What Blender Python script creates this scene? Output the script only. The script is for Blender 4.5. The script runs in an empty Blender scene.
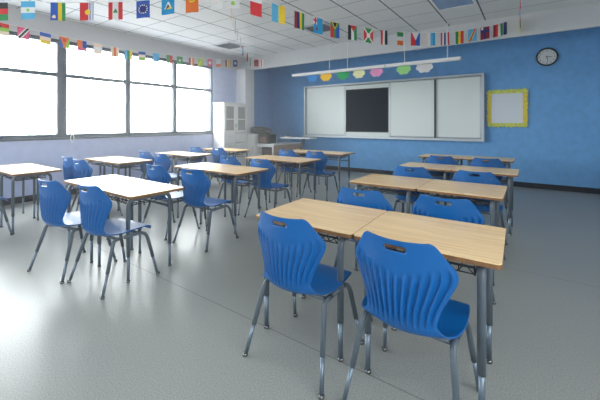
import bpy, bmesh, math, random
from mathutils import Vector, Matrix
random.seed(7)
scene = bpy.context.scene
COL = scene.collection
PI = math.pi

# ------------------------------------------------------------------ helpers
def lin(c):
    r = []
    for v in c:
        v = v / 255.0
        r.append(v / 12.92 if v <= 0.04045 else ((v + 0.055) / 1.055) ** 2.4)
    return (r[0], r[1], r[2], 1.0)

MATS = {}
def mat(name, rgb, rough=0.5, metal=0.0, spec=0.5, var=0.0, vscale=20.0, bump=0.0, bscale=200.0, coat=0.0):
    if name in MATS: return MATS[name]
    m = bpy.data.materials.new(name); m.use_nodes = True
    nt = m.node_tree; b = nt.nodes['Principled BSDF']
    b.inputs['Base Color'].default_value = lin(rgb)
    b.inputs['Roughness'].default_value = rough
    b.inputs['Metallic'].default_value = metal
    b.inputs['Specular IOR Level'].default_value = spec
    if coat: b.inputs['Coat Weight'].default_value = coat; b.inputs['Coat Roughness'].default_value = 0.15
    tc = nt.nodes.new('ShaderNodeTexCoord')
    if var:
        n = nt.nodes.new('ShaderNodeTexNoise'); n.inputs['Scale'].default_value = vscale; n.inputs['Detail'].default_value = 4
        nt.links.new(tc.outputs['Object'], n.inputs['Vector'])
        r = nt.nodes.new('ShaderNodeValToRGB')
        c = lin(rgb)
        r.color_ramp.elements[0].position = 0.3; r.color_ramp.elements[1].position = 0.7
        r.color_ramp.elements[0].color = (c[0]*(1-var), c[1]*(1-var), c[2]*(1-var), 1)
        r.color_ramp.elements[1].color = (min(1, c[0]*(1+var)), min(1, c[1]*(1+var)), min(1, c[2]*(1+var)), 1)
        nt.links.new(n.outputs['Fac'], r.inputs['Fac']); nt.links.new(r.outputs['Color'], b.inputs['Base Color'])
    if bump:
        n2 = nt.nodes.new('ShaderNodeTexNoise'); n2.inputs['Scale'].default_value = bscale; n2.inputs['Detail'].default_value = 3
        nt.links.new(tc.outputs['Object'], n2.inputs['Vector'])
        bp = nt.nodes.new('ShaderNodeBump'); bp.inputs['Strength'].default_value = bump; bp.inputs['Distance'].default_value = 0.003
        nt.links.new(n2.outputs['Fac'], bp.inputs['Height']); nt.links.new(bp.outputs['Normal'], b.inputs['Normal'])
    MATS[name] = m
    return m

def bm_obj(name, bm, m, parent=None, smooth=False):
    me = bpy.data.meshes.new(name)
    bmesh.ops.recalc_face_normals(bm, faces=bm.faces)
    bm.to_mesh(me); bm.free()
    if m is not None:
        for x in (m if isinstance(m, (list, tuple)) else [m]): me.materials.append(x)
    if smooth:
        for p in me.polygons: p.use_smooth = True
    o = bpy.data.objects.new(name, me); COL.objects.link(o)
    if parent: o.parent = parent
    return o

def box(bm, x0, x1, y0, y1, z0, z1, bevel=0.0, mi=0):
    t = bmesh.new()
    bmesh.ops.create_cube(t, size=1)
    for v in t.verts:
        v.co = Vector(((x0+x1)/2 + v.co.x*(x1-x0), (y0+y1)/2 + v.co.y*(y1-y0), (z0+z1)/2 + v.co.z*(z1-z0)))
    if bevel:
        bmesh.ops.bevel(t, geom=t.edges[:], offset=bevel, segments=2, profile=0.5, affect='EDGES')
    merge(bm, t, mi)

def merge(bm, t, mi=0, M=None):
    mp = {}
    for v in t.verts:
        mp[v] = bm.verts.new(M @ v.co if M else v.co)
    for f in t.faces:
        try:
            nf = bm.faces.new([mp[v] for v in f.verts]); nf.material_index = mi; nf.smooth = f.smooth
        except ValueError: pass
    t.free()

def fillet(pts, r, n=6):
    pts = [Vector(p) for p in pts]; out = [pts[0]]
    for i in range(1, len(pts)-1):
        a, b, c = pts[i-1], pts[i], pts[i+1]
        d1 = (a-b); d2 = (c-b)
        rr = min(r, d1.length*0.49, d2.length*0.49)
        p1 = b + d1.normalized()*rr; p2 = b + d2.normalized()*rr
        for k in range(n+1):
            t = k/n
            out.append((1-t)**2*p1 + 2*t*(1-t)*b + t*t*p2)
    out.append(pts[-1])
    return out

def tube(bm, pts, r, seg=10, cap=True, mi=0):
    pts = [Vector(p) for p in pts]; n = len(pts)
    tang = []
    for i in range(n):
        a = pts[max(i-1, 0)]; b = pts[min(i+1, n-1)]
        tang.append((b-a).normalized())
    up = Vector((0, 0, 1)) if abs(tang[0].z) < 0.9 else Vector((0, 1, 0))
    u = tang[0].cross(up).normalized()
    rings = []
    for i in range(n):
        u = (u - tang[i]*u.dot(tang[i])).normalized(); w = tang[i].cross(u)
        rr = r[i] if isinstance(r, (list, tuple)) else r
        rings.append([bm.verts.new(pts[i] + (u*math.cos(2*PI*k/seg) + w*math.sin(2*PI*k/seg))*rr) for k in range(seg)])
    for i in range(n-1):
        for k in range(seg):
            f = bm.faces.new([rings[i][k], rings[i][(k+1) % seg], rings[i+1][(k+1) % seg], rings[i+1][k]])
            f.smooth = True; f.material_index = mi
    if cap:
        f = bm.faces.new(rings[0][::-1]); f.material_index = mi
        f = bm.faces.new(rings[-1]); f.material_index = mi

def extrude_poly(bm, poly, axis_fn, d0, d1, mi=0):
    a = [bm.verts.new(axis_fn(p[0], p[1], d0)) for p in poly]
    b = [bm.verts.new(axis_fn(p[0], p[1], d1)) for p in poly]
    n = len(poly)
    f = bm.faces.new(a[::-1]); f.material_index = mi
    f = bm.faces.new(b); f.material_index = mi
    for i in range(n):
        f = bm.faces.new([a[i], a[(i+1) % n], b[(i+1) % n], b[i]]); f.material_index = mi

def round_rect(x0, x1, y0, y1, r, n=6):
    out = []
    for cx, cy, a0 in ((x1-r, y1-r, 0), (x0+r, y1-r, 90), (x0+r, y0+r, 180), (x1-r, y0+r, 270)):
        for k in range(n+1):
            a = math.radians(a0 + 90*k/n); out.append((cx + r*math.cos(a), cy + r*math.sin(a)))
    return out

def tag(o, label=None, cat=None, group=None, kind=None):
    if label: o['label'] = label
    if cat: o['category'] = cat
    if group: o['group'] = group
    if kind: o['kind'] = kind
    return o

def empty(name, loc=(0, 0, 0), rz=0.0):
    o = bpy.data.objects.new(name, None); COL.objects.link(o)
    o.location = loc; o.rotation_euler = (0, 0, rz); o.empty_display_size = 0.1
    return o

def copy_tree(o, parent=None):
    c = o.copy(); COL.objects.link(c)
    if parent: c.parent = parent
    for ch in list(o.children): copy_tree(ch, c)
    return c

def struct(name, bm, m, smooth=False):
    o = bm_obj(name, bm, m, None, smooth); o['kind'] = 'structure'; return o

# ------------------------------------------------------------------ camera
F, HZ, YAW, H = 329.0, 123.25, math.radians(35.02), 1.37
cam = bpy.data.cameras.new('camera'); co = bpy.data.objects.new('camera', cam); COL.objects.link(co)
co.location = (0, 0, H); co.rotation_euler = (PI/2, 0, YAW)
cam.sensor_width = 36; cam.lens = F/600*36; cam.shift_y = -(200-HZ)/600; cam.clip_start = 0.05
scene.camera = co
SN, CS = math.sin(YAW), math.cos(YAW)
def at(x, y, k):                       # survey point: image position and depth -> room point
    r = (x-300)/F*k
    return Vector((r*CS - k*SN, r*SN + k*CS, H - (y-HZ)/F*k))

# ------------------------------------------------------------------ materials
BLUE = mat('blue_wall_paint', (106, 164, 218), 0.75, var=0.08, vscale=9, bump=0.35, bscale=90)
PALED_BLUE = mat('haze_paled_wall_blue', (188, 198, 233), 0.75, var=0.05, vscale=9, bump=0.3, bscale=90)  # the wall blue, with the paling of the window haze put into its colour
WHITE = mat('white_paint', (232, 232, 234), 0.7, var=0.02, vscale=4)
CEILM = mat('white_ceiling_paint', (208, 211, 215), 0.8, var=0.02)
SKIRT = mat('dark_skirting', (22, 30, 42), 0.5)
ALU = mat('dark_window_aluminium', (52, 68, 84), 0.5, metal=0.0, var=0.06)
SHELL = mat('blue_moulded_plastic', (3, 88, 156), 0.34, var=0.05, vscale=6, bump=0.06, bscale=500)
STEEL = mat('grey_powder_coat', (86, 97, 107), 0.42, var=0.06)
CHROME = mat('brushed_steel_insert', (118, 132, 146), 0.4, metal=0.7)
GLIDE = mat('dark_nickel_glide', (120, 122, 124), 0.25, metal=0.8)
WIRE = mat('black_wire', (30, 33, 38), 0.45)
STRING = mat('white_cord', (236, 236, 232), 0.8)
BOARD = mat('whiteboard_enamel', (224, 232, 230), 0.32, var=0.015, vscale=1.5)
SILVER = mat('satin_aluminium', (196, 204, 210), 0.4, metal=0.25)
DARKGAP = mat('dark_rubber', (40, 46, 52), 0.6)
SCREEN = mat('dark_screen_glass', (12, 28, 44), 0.6, spec=0.1, var=0.1, vscale=1.2)
CABW = mat('white_laminate', (236, 236, 236), 0.45, var=0.01)
BLACK = mat('black_fabric', (26, 24, 24), 0.7, var=0.3, vscale=30)
BROWN = mat('dark_brown_plastic', (62, 46, 42), 0.5, var=0.2, vscale=14)
OAK = mat('light_oak_panel', (196, 168, 140), 0.5, var=0.12, vscale=12)
VENT = mat('grey_vent', (170, 174, 180), 0.6)
PANELM = mat('blue_grey_diffuser', (120, 158, 204), 0.25, var=0.04, vscale=3)

def bamboo():
    m = bpy.data.materials.new('bamboo_laminate'); m.use_nodes = True; nt = m.node_tree; b = nt.nodes['Principled BSDF']
    tc = nt.nodes.new('ShaderNodeTexCoord'); mp = nt.nodes.new('ShaderNodeMapping')
    mp.inputs['Scale'].default_value = (2.2, 42, 1)
    nt.links.new(tc.outputs['Object'], mp.inputs['Vector'])
    n = nt.nodes.new('ShaderNodeTexNoise'); n.inputs['Scale'].default_value = 1.0; n.inputs['Detail'].default_value = 5; n.inputs['Roughness'].default_value = 0.65
    nt.links.new(mp.outputs['Vector'], n.inputs['Vector'])
    br = nt.nodes.new('ShaderNodeTexBrick'); br.inputs['Scale'].default_value = 1.0
    br.inputs['Brick Width'].default_value = 0.42; br.inputs['Row Height'].default_value = 0.021; br.inputs['Mortar Size'].default_value = 0.0
    br.inputs['Color1'].default_value = lin((250, 218, 172)); br.inputs['Color2'].default_value = lin((240, 204, 154)); br.inputs['Mortar'].default_value = lin((228, 188, 138))
    nt.links.new(tc.outputs['Object'], br.inputs['Vector'])
    r = nt.nodes.new('ShaderNodeValToRGB')
    r.color_ramp.elements[0].position = 0.3; r.color_ramp.elements[0].color = (0.86, 0.83, 0.78, 1)
    r.color_ramp.elements[1].position = 0.65; r.color_ramp.elements[1].color = (1.06, 1.05, 1.04, 1)
    nt.links.new(n.outputs['Fac'], r.inputs['Fac'])
    mx = nt.nodes.new('ShaderNodeMix'); mx.data_type = 'RGBA'; mx.blend_type = 'MULTIPLY'; mx.inputs['Factor'].default_value = 1
    nt.links.new(br.outputs['Color'], mx.inputs['A']); nt.links.new(r.outputs['Color'], mx.inputs['B'])
    nt.links.new(mx.outputs['Result'], b.inputs['Base Color'])
    b.inputs['Roughness'].default_value = 0.3; b.inputs['Specular IOR Level'].default_value = 0.55
    return m
BAMBOO = bamboo()
EDGE = mat('brown_tabletop_edge', (128, 92, 58), 0.5, var=0.15, vscale=30)

def floor_mat():
    m = bpy.data.materials.new('grey_speckled_vinyl'); m.use_nodes = True; nt = m.node_tree; b = nt.nodes['Principled BSDF']
    tc = nt.nodes.new('ShaderNodeTexCoord')
    n = nt.nodes.new('ShaderNodeTexNoise'); n.inputs['Scale'].default_value = 130; n.inputs['Detail'].default_value = 3
    n2 = nt.nodes.new('ShaderNodeTexNoise'); n2.inputs['Scale'].default_value = 0.9; n2.inputs['Detail'].default_value = 4
    for q in (n, n2): nt.links.new(tc.outputs['Object'], q.inputs['Vector'])
    r = nt.nodes.new('ShaderNodeValToRGB')
    r.color_ramp.elements[0].position = 0.35; r.color_ramp.elements[0].color = lin((142, 145, 142))
    r.color_ramp.elements[1].position = 0.65; r.color_ramp.elements[1].color = lin((166, 168, 165))
    nt.links.new(n.outputs['Fac'], r.inputs['Fac'])
    # welded sheet seams
    sx = nt.nodes.new('ShaderNodeSeparateXYZ'); nt.links.new(tc.outputs['Object'], sx.inputs[0])
    ad = nt.nodes.new('ShaderNodeMath'); ad.operation = 'ADD'; ad.inputs[1].default_value = 20 - 1.68
    nt.links.new(sx.outputs['Y'], ad.inputs[0])
    md = nt.nodes.new('ShaderNodeMath'); md.operation = 'MODULO'; md.inputs[1].default_value = 2.0; nt.links.new(ad.outputs[0], md.inputs[0])
    lt = nt.nodes.new('ShaderNodeMath'); lt.operation = 'LESS_THAN'; lt.inputs[1].default_value = 0.007; nt.links.new(md.outputs[0], lt.inputs[0])
    mx = nt.nodes.new('ShaderNodeMix'); mx.data_type = 'RGBA'; nt.links.new(lt.outputs[0], mx.inputs['Factor'])
    nt.links.new(r.outputs['Color'], mx.inputs['A']); mx.inputs['B'].default_value = lin((118, 121, 120))
    nt.links.new(mx.outputs['Result'], b.inputs['Base Color'])
    rr = nt.nodes.new('ShaderNodeMapRange'); rr.inputs['To Min'].default_value = 0.24; rr.inputs['To Max'].default_value = 0.36
    nt.links.new(n2.outputs['Fac'], rr.inputs['Value']); nt.links.new(rr.outputs['Result'], b.inputs['Roughness'])
    b.inputs['Specular IOR Level'].default_value = 0.26
    return m
FLOOR = floor_mat()

TX, TY = 0.636, 0.61
TX0, TY0 = -1.337, 5.485
def tile_mat():
    m = bpy.data.materials.new('ceiling_tiles'); m.use_nodes = True; nt = m.node_tree; b = nt.nodes['Principled BSDF']
    tc = nt.nodes.new('ShaderNodeTexCoord'); sx = nt.nodes.new('ShaderNodeSeparateXYZ'); nt.links.new(tc.outputs['Object'], sx.inputs[0])
    def line(out, off, per, wid):
        a = nt.nodes.new('ShaderNodeMath'); a.operation = 'ADD'; a.inputs[1].default_value = 40*per - off + wid/2; nt.links.new(out, a.inputs[0])
        d = nt.nodes.new('ShaderNodeMath'); d.operation = 'MODULO'; d.inputs[1].default_value = per; nt.links.new(a.outputs[0], d.inputs[0])
        l = nt.nodes.new('ShaderNodeMath'); l.operation = 'LESS_THAN'; l.inputs[1].default_value = wid; nt.links.new(d.outputs[0], l.inputs[0])
        return l.outputs[0]
    lx = line(sx.outputs['X'], TX0, TX, 0.024); ly = line(sx.outputs['Y'], TY0, TY, 0.014)
    n = nt.nodes.new('ShaderNodeTexNoise'); n.inputs['Scale'].default_value = 60; nt.links.new(tc.outputs['Object'], n.inputs['Vector'])
    r = nt.nodes.new('ShaderNodeValToRGB'); r.color_ramp.elements[0].color = lin((224, 228, 231)); r.color_ramp.elements[1].color = lin((234, 238, 240))
    nt.links.new(n.outputs['Fac'], r.inputs['Fac'])
    m1 = nt.nodes.new('ShaderNodeMix'); m1.data_type = 'RGBA'; nt.links.new(ly, m1.inputs['Factor']); nt.links.new(r.outputs['Color'], m1.inputs['A']); m1.inputs['B'].default_value = lin((138, 143, 150))
    edge = nt.nodes.new('ShaderNodeMath'); edge.operation = 'LESS_THAN'; edge.inputs[1].default_value = -0.5; nt.links.new(sx.outputs['X'], edge.inputs[0])
    lim = nt.nodes.new('ShaderNodeMath'); lim.operation = 'MULTIPLY'; nt.links.new(lx, lim.inputs[0]); nt.links.new(edge.outputs[0], lim.inputs[1])
    m2 = nt.nodes.new('ShaderNodeMix'); m2.data_type = 'RGBA'; nt.links.new(lim.outputs[0], m2.inputs['Factor']); nt.links.new(m1.outputs['Result'], m2.inputs['A']); m2.inputs['B'].default_value = lin((98, 104, 112))
    nt.links.new(m2.outputs['Result'], b.inputs['Base Color']); b.inputs['Roughness'].default_value = 0.85
    return m

def glass_mat():
    m = bpy.data.materials.new('clear_window_glass'); m.use_nodes = True; nt = m.node_tree
    for n in list(nt.nodes):
        if n.type != 'OUTPUT_MATERIAL': nt.nodes.remove(n)
    out = [n for n in nt.nodes if n.type == 'OUTPUT_MATERIAL'][0]
    t = nt.nodes.new('ShaderNodeBsdfTransparent'); t.inputs['Color'].default_value = (0.96, 0.98, 0.98, 1)
    g = nt.nodes.new('ShaderNodeBsdfGlossy'); g.inputs['Roughness'].default_value = 0.02
    mx = nt.nodes.new('ShaderNodeMixShader'); mx.inputs[0].default_value = 0.05
    nt.links.new(t.outputs[0], mx.inputs[1]); nt.links.new(g.outputs[0], mx.inputs[2]); nt.links.new(mx.outputs[0], out.inputs['Surface'])
    return m
GLASS = glass_mat()

# ------------------------------------------------------------------ the room
XL, XR, YB, YF, ZC = -7.19, 1.95, -5.2, 8.52, 3.33
WZ0, WZ1 = 1.10, 2.935
bays = [-4.7, -3.5, -2.3, -1.1, 0.1, 1.3, 2.5, 3.745, 4.91, 6.08]

bm = bmesh.new(); box(bm, XL-0.3, XR+0.2, YB-0.2, YF+0.2, -0.12, 0.0); struct('floor', bm, FLOOR)
bm = bmesh.new(); box(bm, XL-0.3, XR+0.2, YB-0.2, YF+0.2, ZC, ZC+0.12); struct('ceiling', bm, tile_mat())
bm = bmesh.new(); box(bm, XL-0.3, XR+0.2, YF, YF+0.2, 0, ZC); struct('wall_front', bm, BLUE)
bm = bmesh.new(); 
RZ0, RZ1 = 1.15, 2.9
rb = [-4.4, -2.9, -1.4, 0.1, 1.6]
box(bm, XR, XR+0.2, YB, YF, 0, RZ0); box(bm, XR, XR+0.2, YB, YF, RZ1, ZC); box(bm, XR, XR+0.2, YB, rb[0], RZ0, RZ1); box(bm, XR, XR+0.2, rb[-1], YF, RZ0, RZ1)
struct('wall_right', bm, WHITE)
bm = bmesh.new(); box(bm, XL-0.3, XR+0.2, YB-0.2, YB, 0, ZC); struct('wall_back', bm, WHITE)
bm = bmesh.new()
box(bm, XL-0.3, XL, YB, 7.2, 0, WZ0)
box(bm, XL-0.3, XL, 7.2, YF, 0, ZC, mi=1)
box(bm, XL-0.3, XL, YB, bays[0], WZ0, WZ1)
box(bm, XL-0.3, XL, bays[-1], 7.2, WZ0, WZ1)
struct('wall_left', bm, [PALED_BLUE, BLUE])
bm = bmesh.new(); box(bm, XL-0.3, XL+0.005, YB, 7.2, WZ1, ZC); struct('trim_1', bm, mat('off_white_beam_paint', (205, 206, 210), .75))         # white beam over the windows
bm = bmesh.new(); box(bm, XL+0.005, XR, 7.15, 7.21, 2.945, ZC); struct('trim_2', bm, CEILM)       # white beam across the room
bm = bmesh.new(); box(bm, XL, -6.83, 6.95, 7.335, 0, 2.965); struct('trim_3', bm, WHITE)          # column in the corner
bm = bmesh.new(); box(bm, XL+0.2, XR, YF-0.015, YF, 0, 0.11, 0.003); struct('baseboard_front', bm, SKIRT)
bm = bmesh.new(); box(bm, XL, XL+0.015, YB, 6.94, 0, 0.11, 0.003); struct('baseboard_left', bm, SKIRT)
bm = bmesh.new(); box(bm, XR-0.015, XR, YB, YF-0.02, 0, 0.11, 0.003); struct('baseboard_right', bm, SKIRT)
bm = bmesh.new(); box(bm, XL-0.12, XL+0.03, bays[0]-0.02, bays[-1]+0.02, WZ0-0.035, WZ0+0.004, 0.004); struct('trim_4', bm, ALU)   # sill

for i in range(len(bays)-1):
    y0, y1 = bays[i], bays[i+1]
    f = 0.05
    a0 = 0.075 if abs(y0-2.5) < .01 else f
    a1 = 0.075 if abs(y1-2.5) < .01 else f
    bm = bmesh.new(); X0, X1 = XL-0.13, XL-0.03
    box(bm, X0, X1, y0, y0+a0, WZ0, WZ1); box(bm, X0, X1, y1-a1, y1, WZ0, WZ1)
    box(bm, X0, X1, y0+a0, y1-a1, WZ0, WZ0+0.065); box(bm, X0, X1, y0+a0, y1-a1, WZ1-0.06, WZ1)
    box(bm, X0, X1, y0+a0, y1-a1, 2.245, 2.31)
    w = struct('window_%d' % (len(bays)-1-i), bm, ALU)
    for za, zb in ((WZ0+0.065, 2.245), (2.31, WZ1-0.06)):
        bm = bmesh.new(); box(bm, XL-0.082, XL-0.078, y0+a0, y1-a1, za, zb); bm_obj('window_pane', bm, GLASS, w)
    L = bpy.data.lights.new('window_portal', 'AREA'); L.shape = 'RECTANGLE'; L.size = WZ1-WZ0; L.size_y = y1-y0
    L.cycles.is_portal = True
    lo = bpy.data.objects.new('window_portal', L); COL.objects.link(lo)
    lo.location = (XL-0.2, (y0+y1)/2, (WZ0+WZ1)/2); lo.rotation_euler = (0, -PI/2, 0)

# added right-wall windows, out of view, letting extra light onto the near desks
for i in range(len(rb)-1):
    y0, y1, f = rb[i], rb[i+1], .05; X0, X1 = XR+.03, XR+.13
    bm = bmesh.new()
    box(bm, X0, X1, y0, y0+f, RZ0, RZ1); box(bm, X0, X1, y1-f, y1, RZ0, RZ1); box(bm, X0, X1, y0+f, y1-f, RZ0, RZ0+f); box(bm, X0, X1, y0+f, y1-f, RZ1-f, RZ1); box(bm, X0, X1, y0+f, y1-f, 2.25, 2.3)
    w = struct('window_%d' % (20+i), bm, ALU)
    for za, zb in ((RZ0+f, 2.25), (2.3, RZ1-f)):
        bm = bmesh.new(); box(bm, XR+.078, XR+.082, y0+f, y1-f, za, zb); bm_obj('window_pane', bm, GLASS, w)
    L = bpy.data.lights.new('window_portal', 'AREA'); L.shape = 'RECTANGLE'; L.size = RZ1-RZ0; L.size_y = y1-y0
    L.cycles.is_portal = True
    lo = bpy.data.objects.new('window_portal', L); COL.objects.link(lo)
    lo.location = (XR+.15, (y0+y1)/2, (RZ0+RZ1)/2); lo.rotation_euler = (0, PI/2, 0)

# ------------------------------------------------------------------ ceiling fittings
def cell(i, j, nj=1):
    return TX0+TX*i, TX0+TX*(i+1), TY0+TY*j, TY0+TY*(j+nj)
def vent(i, j, label, dx=0):
    x0, x1, y0, y1 = cell(i, j); x0 += dx; x1 += dx
    t = empty('ceiling_vent', ((x0+x1)/2, (y0+y1)/2, ZC)); tag(t, label, 'vent', 'ceiling vents')
    cx, cy = (x1-x0)/2-0.02, (y1-y0)/2-0.02
    bm = bmesh.new()
    for a, b, c, d in ((-cx, cx, -cy, -cy+.05), (-cx, cx, cy-.05, cy), (-cx, -cx+.05, -cy+.05, cy-.05), (cx-.05, cx, -cy+.05, cy-.05)):
        box(bm, a, b, c, d, -0.012, 0)
    bm_obj('vent_frame', bm, SILVER, t)
    bm = bmesh.new(); box(bm, -cx+.05, cx-.05, -cy+.05, cy-.05, -0.004, 0.0); bm_obj('backing', bm, mat('vent_shadow', (120, 124, 130), .8), t)
    bm = bmesh.new()
    n = 9
    for k in range(n):
        yy = -cy+.07 + k*(2*cy-.14)/(n-1)
        tt = bmesh.new(); bmesh.ops.create_cube(tt, size=1)
        merge(bm, tt, 0, Matrix.Translation((0, yy, -0.012)) @ Matrix.Rotation(0.6, 4, 'X') @ Matrix.Diagonal((2*cx-.1, 0.034, 0.003, 1)))
    bm_obj('louvre', bm, VENT, t)
vent(-4, 0, 'grey square ceiling vent above the middle of the room, behind the flag string')
vent(-8, 0, 'grey square ceiling vent near the window wall and white corner column', -0.13)
x0, x1, y0, y1 = cell(0, -1, 2)
t = empty('ceiling_light', ((x0+x1)/2, (y0+y1)/2, ZC)); tag(t, 'rectangular blue-grey ceiling light panel in a white frame', 'light')
cx, cy = (x1-x0)/2-.02, (y1-y0)/2-.04
bm = bmesh.new()
for a, b, c, d in ((-cx, cx, -cy, -cy+.035), (-cx, cx, cy-.035, cy), (-cx, -cx+.035, -cy+.035, cy-.035), (cx-.035, cx, -cy+.035, cy-.035)):
    box(bm, a, b, c, d, -0.016, 0)
bm_obj('light_frame', bm, CABW, t)
bm = bmesh.new(); box(bm, -cx+.035, cx-.035, -cy+.035, cy-.035, -0.008, 0); bm_obj('diffuser', bm, PANELM, t)

# ------------------------------------------------------------------ whiteboard unit on the front wall
BX0, BX1, BZ0, BZ1 = -5.74, -0.85, 0.955, 2.50
bt = empty('whiteboard_unit', ((BX0+BX1)/2, YF, BZ0)); tag(bt, 'long sliding whiteboard unit in a silver frame on the blue front wall', 'whiteboard')
def bpart(name, bm, m, parent=None):
    o = bm_obj(name, bm, m, parent or bt)
    if parent is None: o.location = (-(BX0+BX1)/2, -YF, -BZ0)
    return o
bm = bmesh.new(); y0, y1 = YF-0.13, YF-0.001
box(bm, BX0, BX1, y0, y1, BZ1-0.045, BZ1, .005); box(bm, BX0, BX1, y0-0.03, y1, BZ0, BZ0+0.06, .005)
box(bm, BX0, BX0+0.06, y0, y1, BZ0+.06, BZ1-.045, .005); box(bm, BX1-0.06, BX1, y0, y1, BZ0+.06, BZ1-.045, .005)
bpart('outer_frame', bm, SILVER)
bm = bmesh.new(); box(bm, BX0+.06, BX1-.06, YF-0.03, YF-0.002, BZ0+.06, BZ1-.045); bpart('back_panel', bm, mat('grey_back_panel', (150, 160, 166), .6))
def panel(xa, xb, yy, za=BZ0+.075, zb=BZ1-.06):
    bm = bmesh.new(); box(bm, xa, xb, yy, yy+0.02, za, zb); p = bpart('white_panel', bm, BOARD)
    bm = bmesh.new()
    box(bm, xa, xa+.022, yy-.006, yy+.004, za, zb); box(bm, xb-.022, xb, yy-.006, yy+.004, za, zb)
    box(bm, xa, xb, yy-.006, yy+.004, za, za+.02); box(bm, xa, xb, yy-.006, yy+.004, zb-.02, zb)
    bpart('panel_edge', bm, SILVER, p)
    return p
panel(BX0+.09, -4.35, YF-0.10)
panel(-3.02, -1.905, YF-0.10)
panel(-1.90, BX1-.07, YF-0.07)
for xx in (-4.33, -3.037, -1.9):
    bm = bmesh.new(); box(bm, xx-.016, xx+.016, YF-0.112, YF-.06, BZ0+.06, BZ1-.075); bpart('divider_post', bm, DARKGAP if xx > -2 else SILVER)
bm = bmesh.new(); box(bm, -4.31, -3.055, YF-0.10, YF-0.05, 1.13, 2.315, .004); s = bpart('display_bezel', bm, mat('black_bezel', (16, 18, 22), .35))
bm = bmesh.new(); box(bm, -4.285, -3.08, YF-0.103, YF-0.099, 1.16, 2.29); bpart('screen', bm, SCREEN, s)
bm = bmesh.new(); box(bm, -4.31, -3.055, YF-0.10, YF-.05, 2.325, 2.425); bpart('filler_panel', bm, BOARD)
bm = bmesh.new(); box(bm, -4.31, -3.055, YF-0.10, YF-.05, BZ0+.06, 1.12); bpart('filler_panel', bm, BOARD)

# notice board with scalloped yellow border
NX0, NX1, NZ0, NZ1 = -0.79, -0.065, 1.305, 2.095
nb = empty('notice_board', ((NX0+NX1)/2, YF, NZ0)); tag(nb, 'white notice board with a scalloped yellow-green paper border right of the whiteboard', 'notice board')
bm = bmesh.new(); box(bm, NX0+.03, NX1-.03, YF-0.02, YF-.001, NZ0+.03, NZ1-.03)
o = bm_obj('paper_sheet', bm, mat('white_paper', (214, 220, 230), .7), nb); o.location = (-(NX0+NX1)/2, -YF, -NZ0)
YEL = mat('yellow_border_paper', (226, 204, 74), .6, var=.18, vscale=25)
YGR = mat('yellow_green_border_paper', (200, 208, 96), .6, var=.25, vscale=25)
def scallop(side):
    bm = bmesh.new(); n = 9; W = .07
    L = (NX1-NX0) if side in 'tb' else (NZ1-NZ0)
    poly = [(0, W), (0, .012)]
    for k in range(n):
        for q in range(1, 7):
            a = PI*q/6; x = L*(k + (1-math.cos(a))/2)/n
            poly.append((x, .012-.034*math.sin(a)*(1+.2*((k*7) % 3-1))))
    poly.append((L, W))
    y0 = YF-.032 - (.004 if side in 'tb' else 0); 
    fn = {'b': lambda u, v, d: Vector((NX0+u, d, NZ0+v)), 't': lambda u, v, d: Vector((NX0+u, d, NZ1-v)),
          'l': lambda u, v, d: Vector((NX0+v, d, NZ0+u)), 'r': lambda u, v, d: Vector((NX1-v, d, NZ0+u))}[side]
    extrude_poly(bm, poly, fn, y0, y0+.010)
    o = bm_obj('border_strip', bm, YGR if side in 'tb' else YEL, nb); o.location = (-(NX0+NX1)/2, -YF, -NZ0)
for s in 'lrbt': scallop(s)

# wall clock
ck = empty('wall_clock', (0.278, YF, 2.742)); tag(ck, 'round white-faced wall clock with a black rim high on the blue wall', 'clock')
bm = bmesh.new()
R = .188; prof = [(R, 0), (R, .035), (R-.008, .045), (R-.02, .047), (R-.028, .040), (R-.03, .012)]
rings = [[bm.verts.new((r*math.cos(2*PI*k/48), -d, r*math.sin(2*PI*k/48))) for k in range(48)] for r, d in prof]
for i in range(len(prof)-1):
    for k in range(48):
        f = bm.faces.new([rings[i][k], rings[i][(k+1) % 48], rings[i+1][(k+1) % 48], rings[i+1][k]]); f.smooth = True
bm_obj('rim', bm, mat('black_clock_rim', (18, 22, 34), .35), ck)
bm = bmesh.new(); extrude_poly(bm, [((R-.029)*math.cos(2*PI*k/48), (R-.029)*math.sin(2*PI*k/48)) for k in range(48)], lambda u, v, d: Vector((u, d, v)), -.020, -.002)
bm_obj('clock_face', bm, mat('white_dial', (222, 226, 224), .5), ck)
INK = mat('black_ink', (28, 30, 36), .5)
bm = bmesh.new()
for hnum in range(1, 13):
    cu = bpy.data.curves.new('n', 'FONT'); cu.body = str(hnum); cu.size = .046; cu.align_x = 'CENTER'; cu.align_y = 'CENTER'; cu.extrude = .0008
    ob = bpy.data.objects.new('n', cu); COL.objects.link(ob)
    bpy.context.view_layer.update()
    me = ob.to_mesh(); tb = bmesh.new(); tb.from_mesh(me); ob.to_mesh_clear()
    a = PI/2 - hnum*PI/6
    merge(bm, tb, 0, Matrix.Translation((.128*math.cos(a), -.0215, .128*math.sin(a))) @ Matrix.Rotation(PI/2, 4, 'X'))
    bpy.data.objects.remove(ob); bpy.data.curves.remove(cu)
bm_obj('numerals', bm, INK, ck)
def hand(name, ang, ln, w, d):
    bm = bmesh.new()
    extrude_poly(bm, [(-w, -.02), (w, -.02), (w*.5, ln), (-w*.5, ln)], lambda u, v, q: Vector((u, q, v)), d-.002, d)
    o = bm_obj(name, bm, INK, ck); o.rotation_euler = (0, ang, 0)
hand('hour_hand', math.radians(94), .085, .007, -.0235)
hand('minute_hand', math.radians(172), .115, .005, -.0265)

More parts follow.
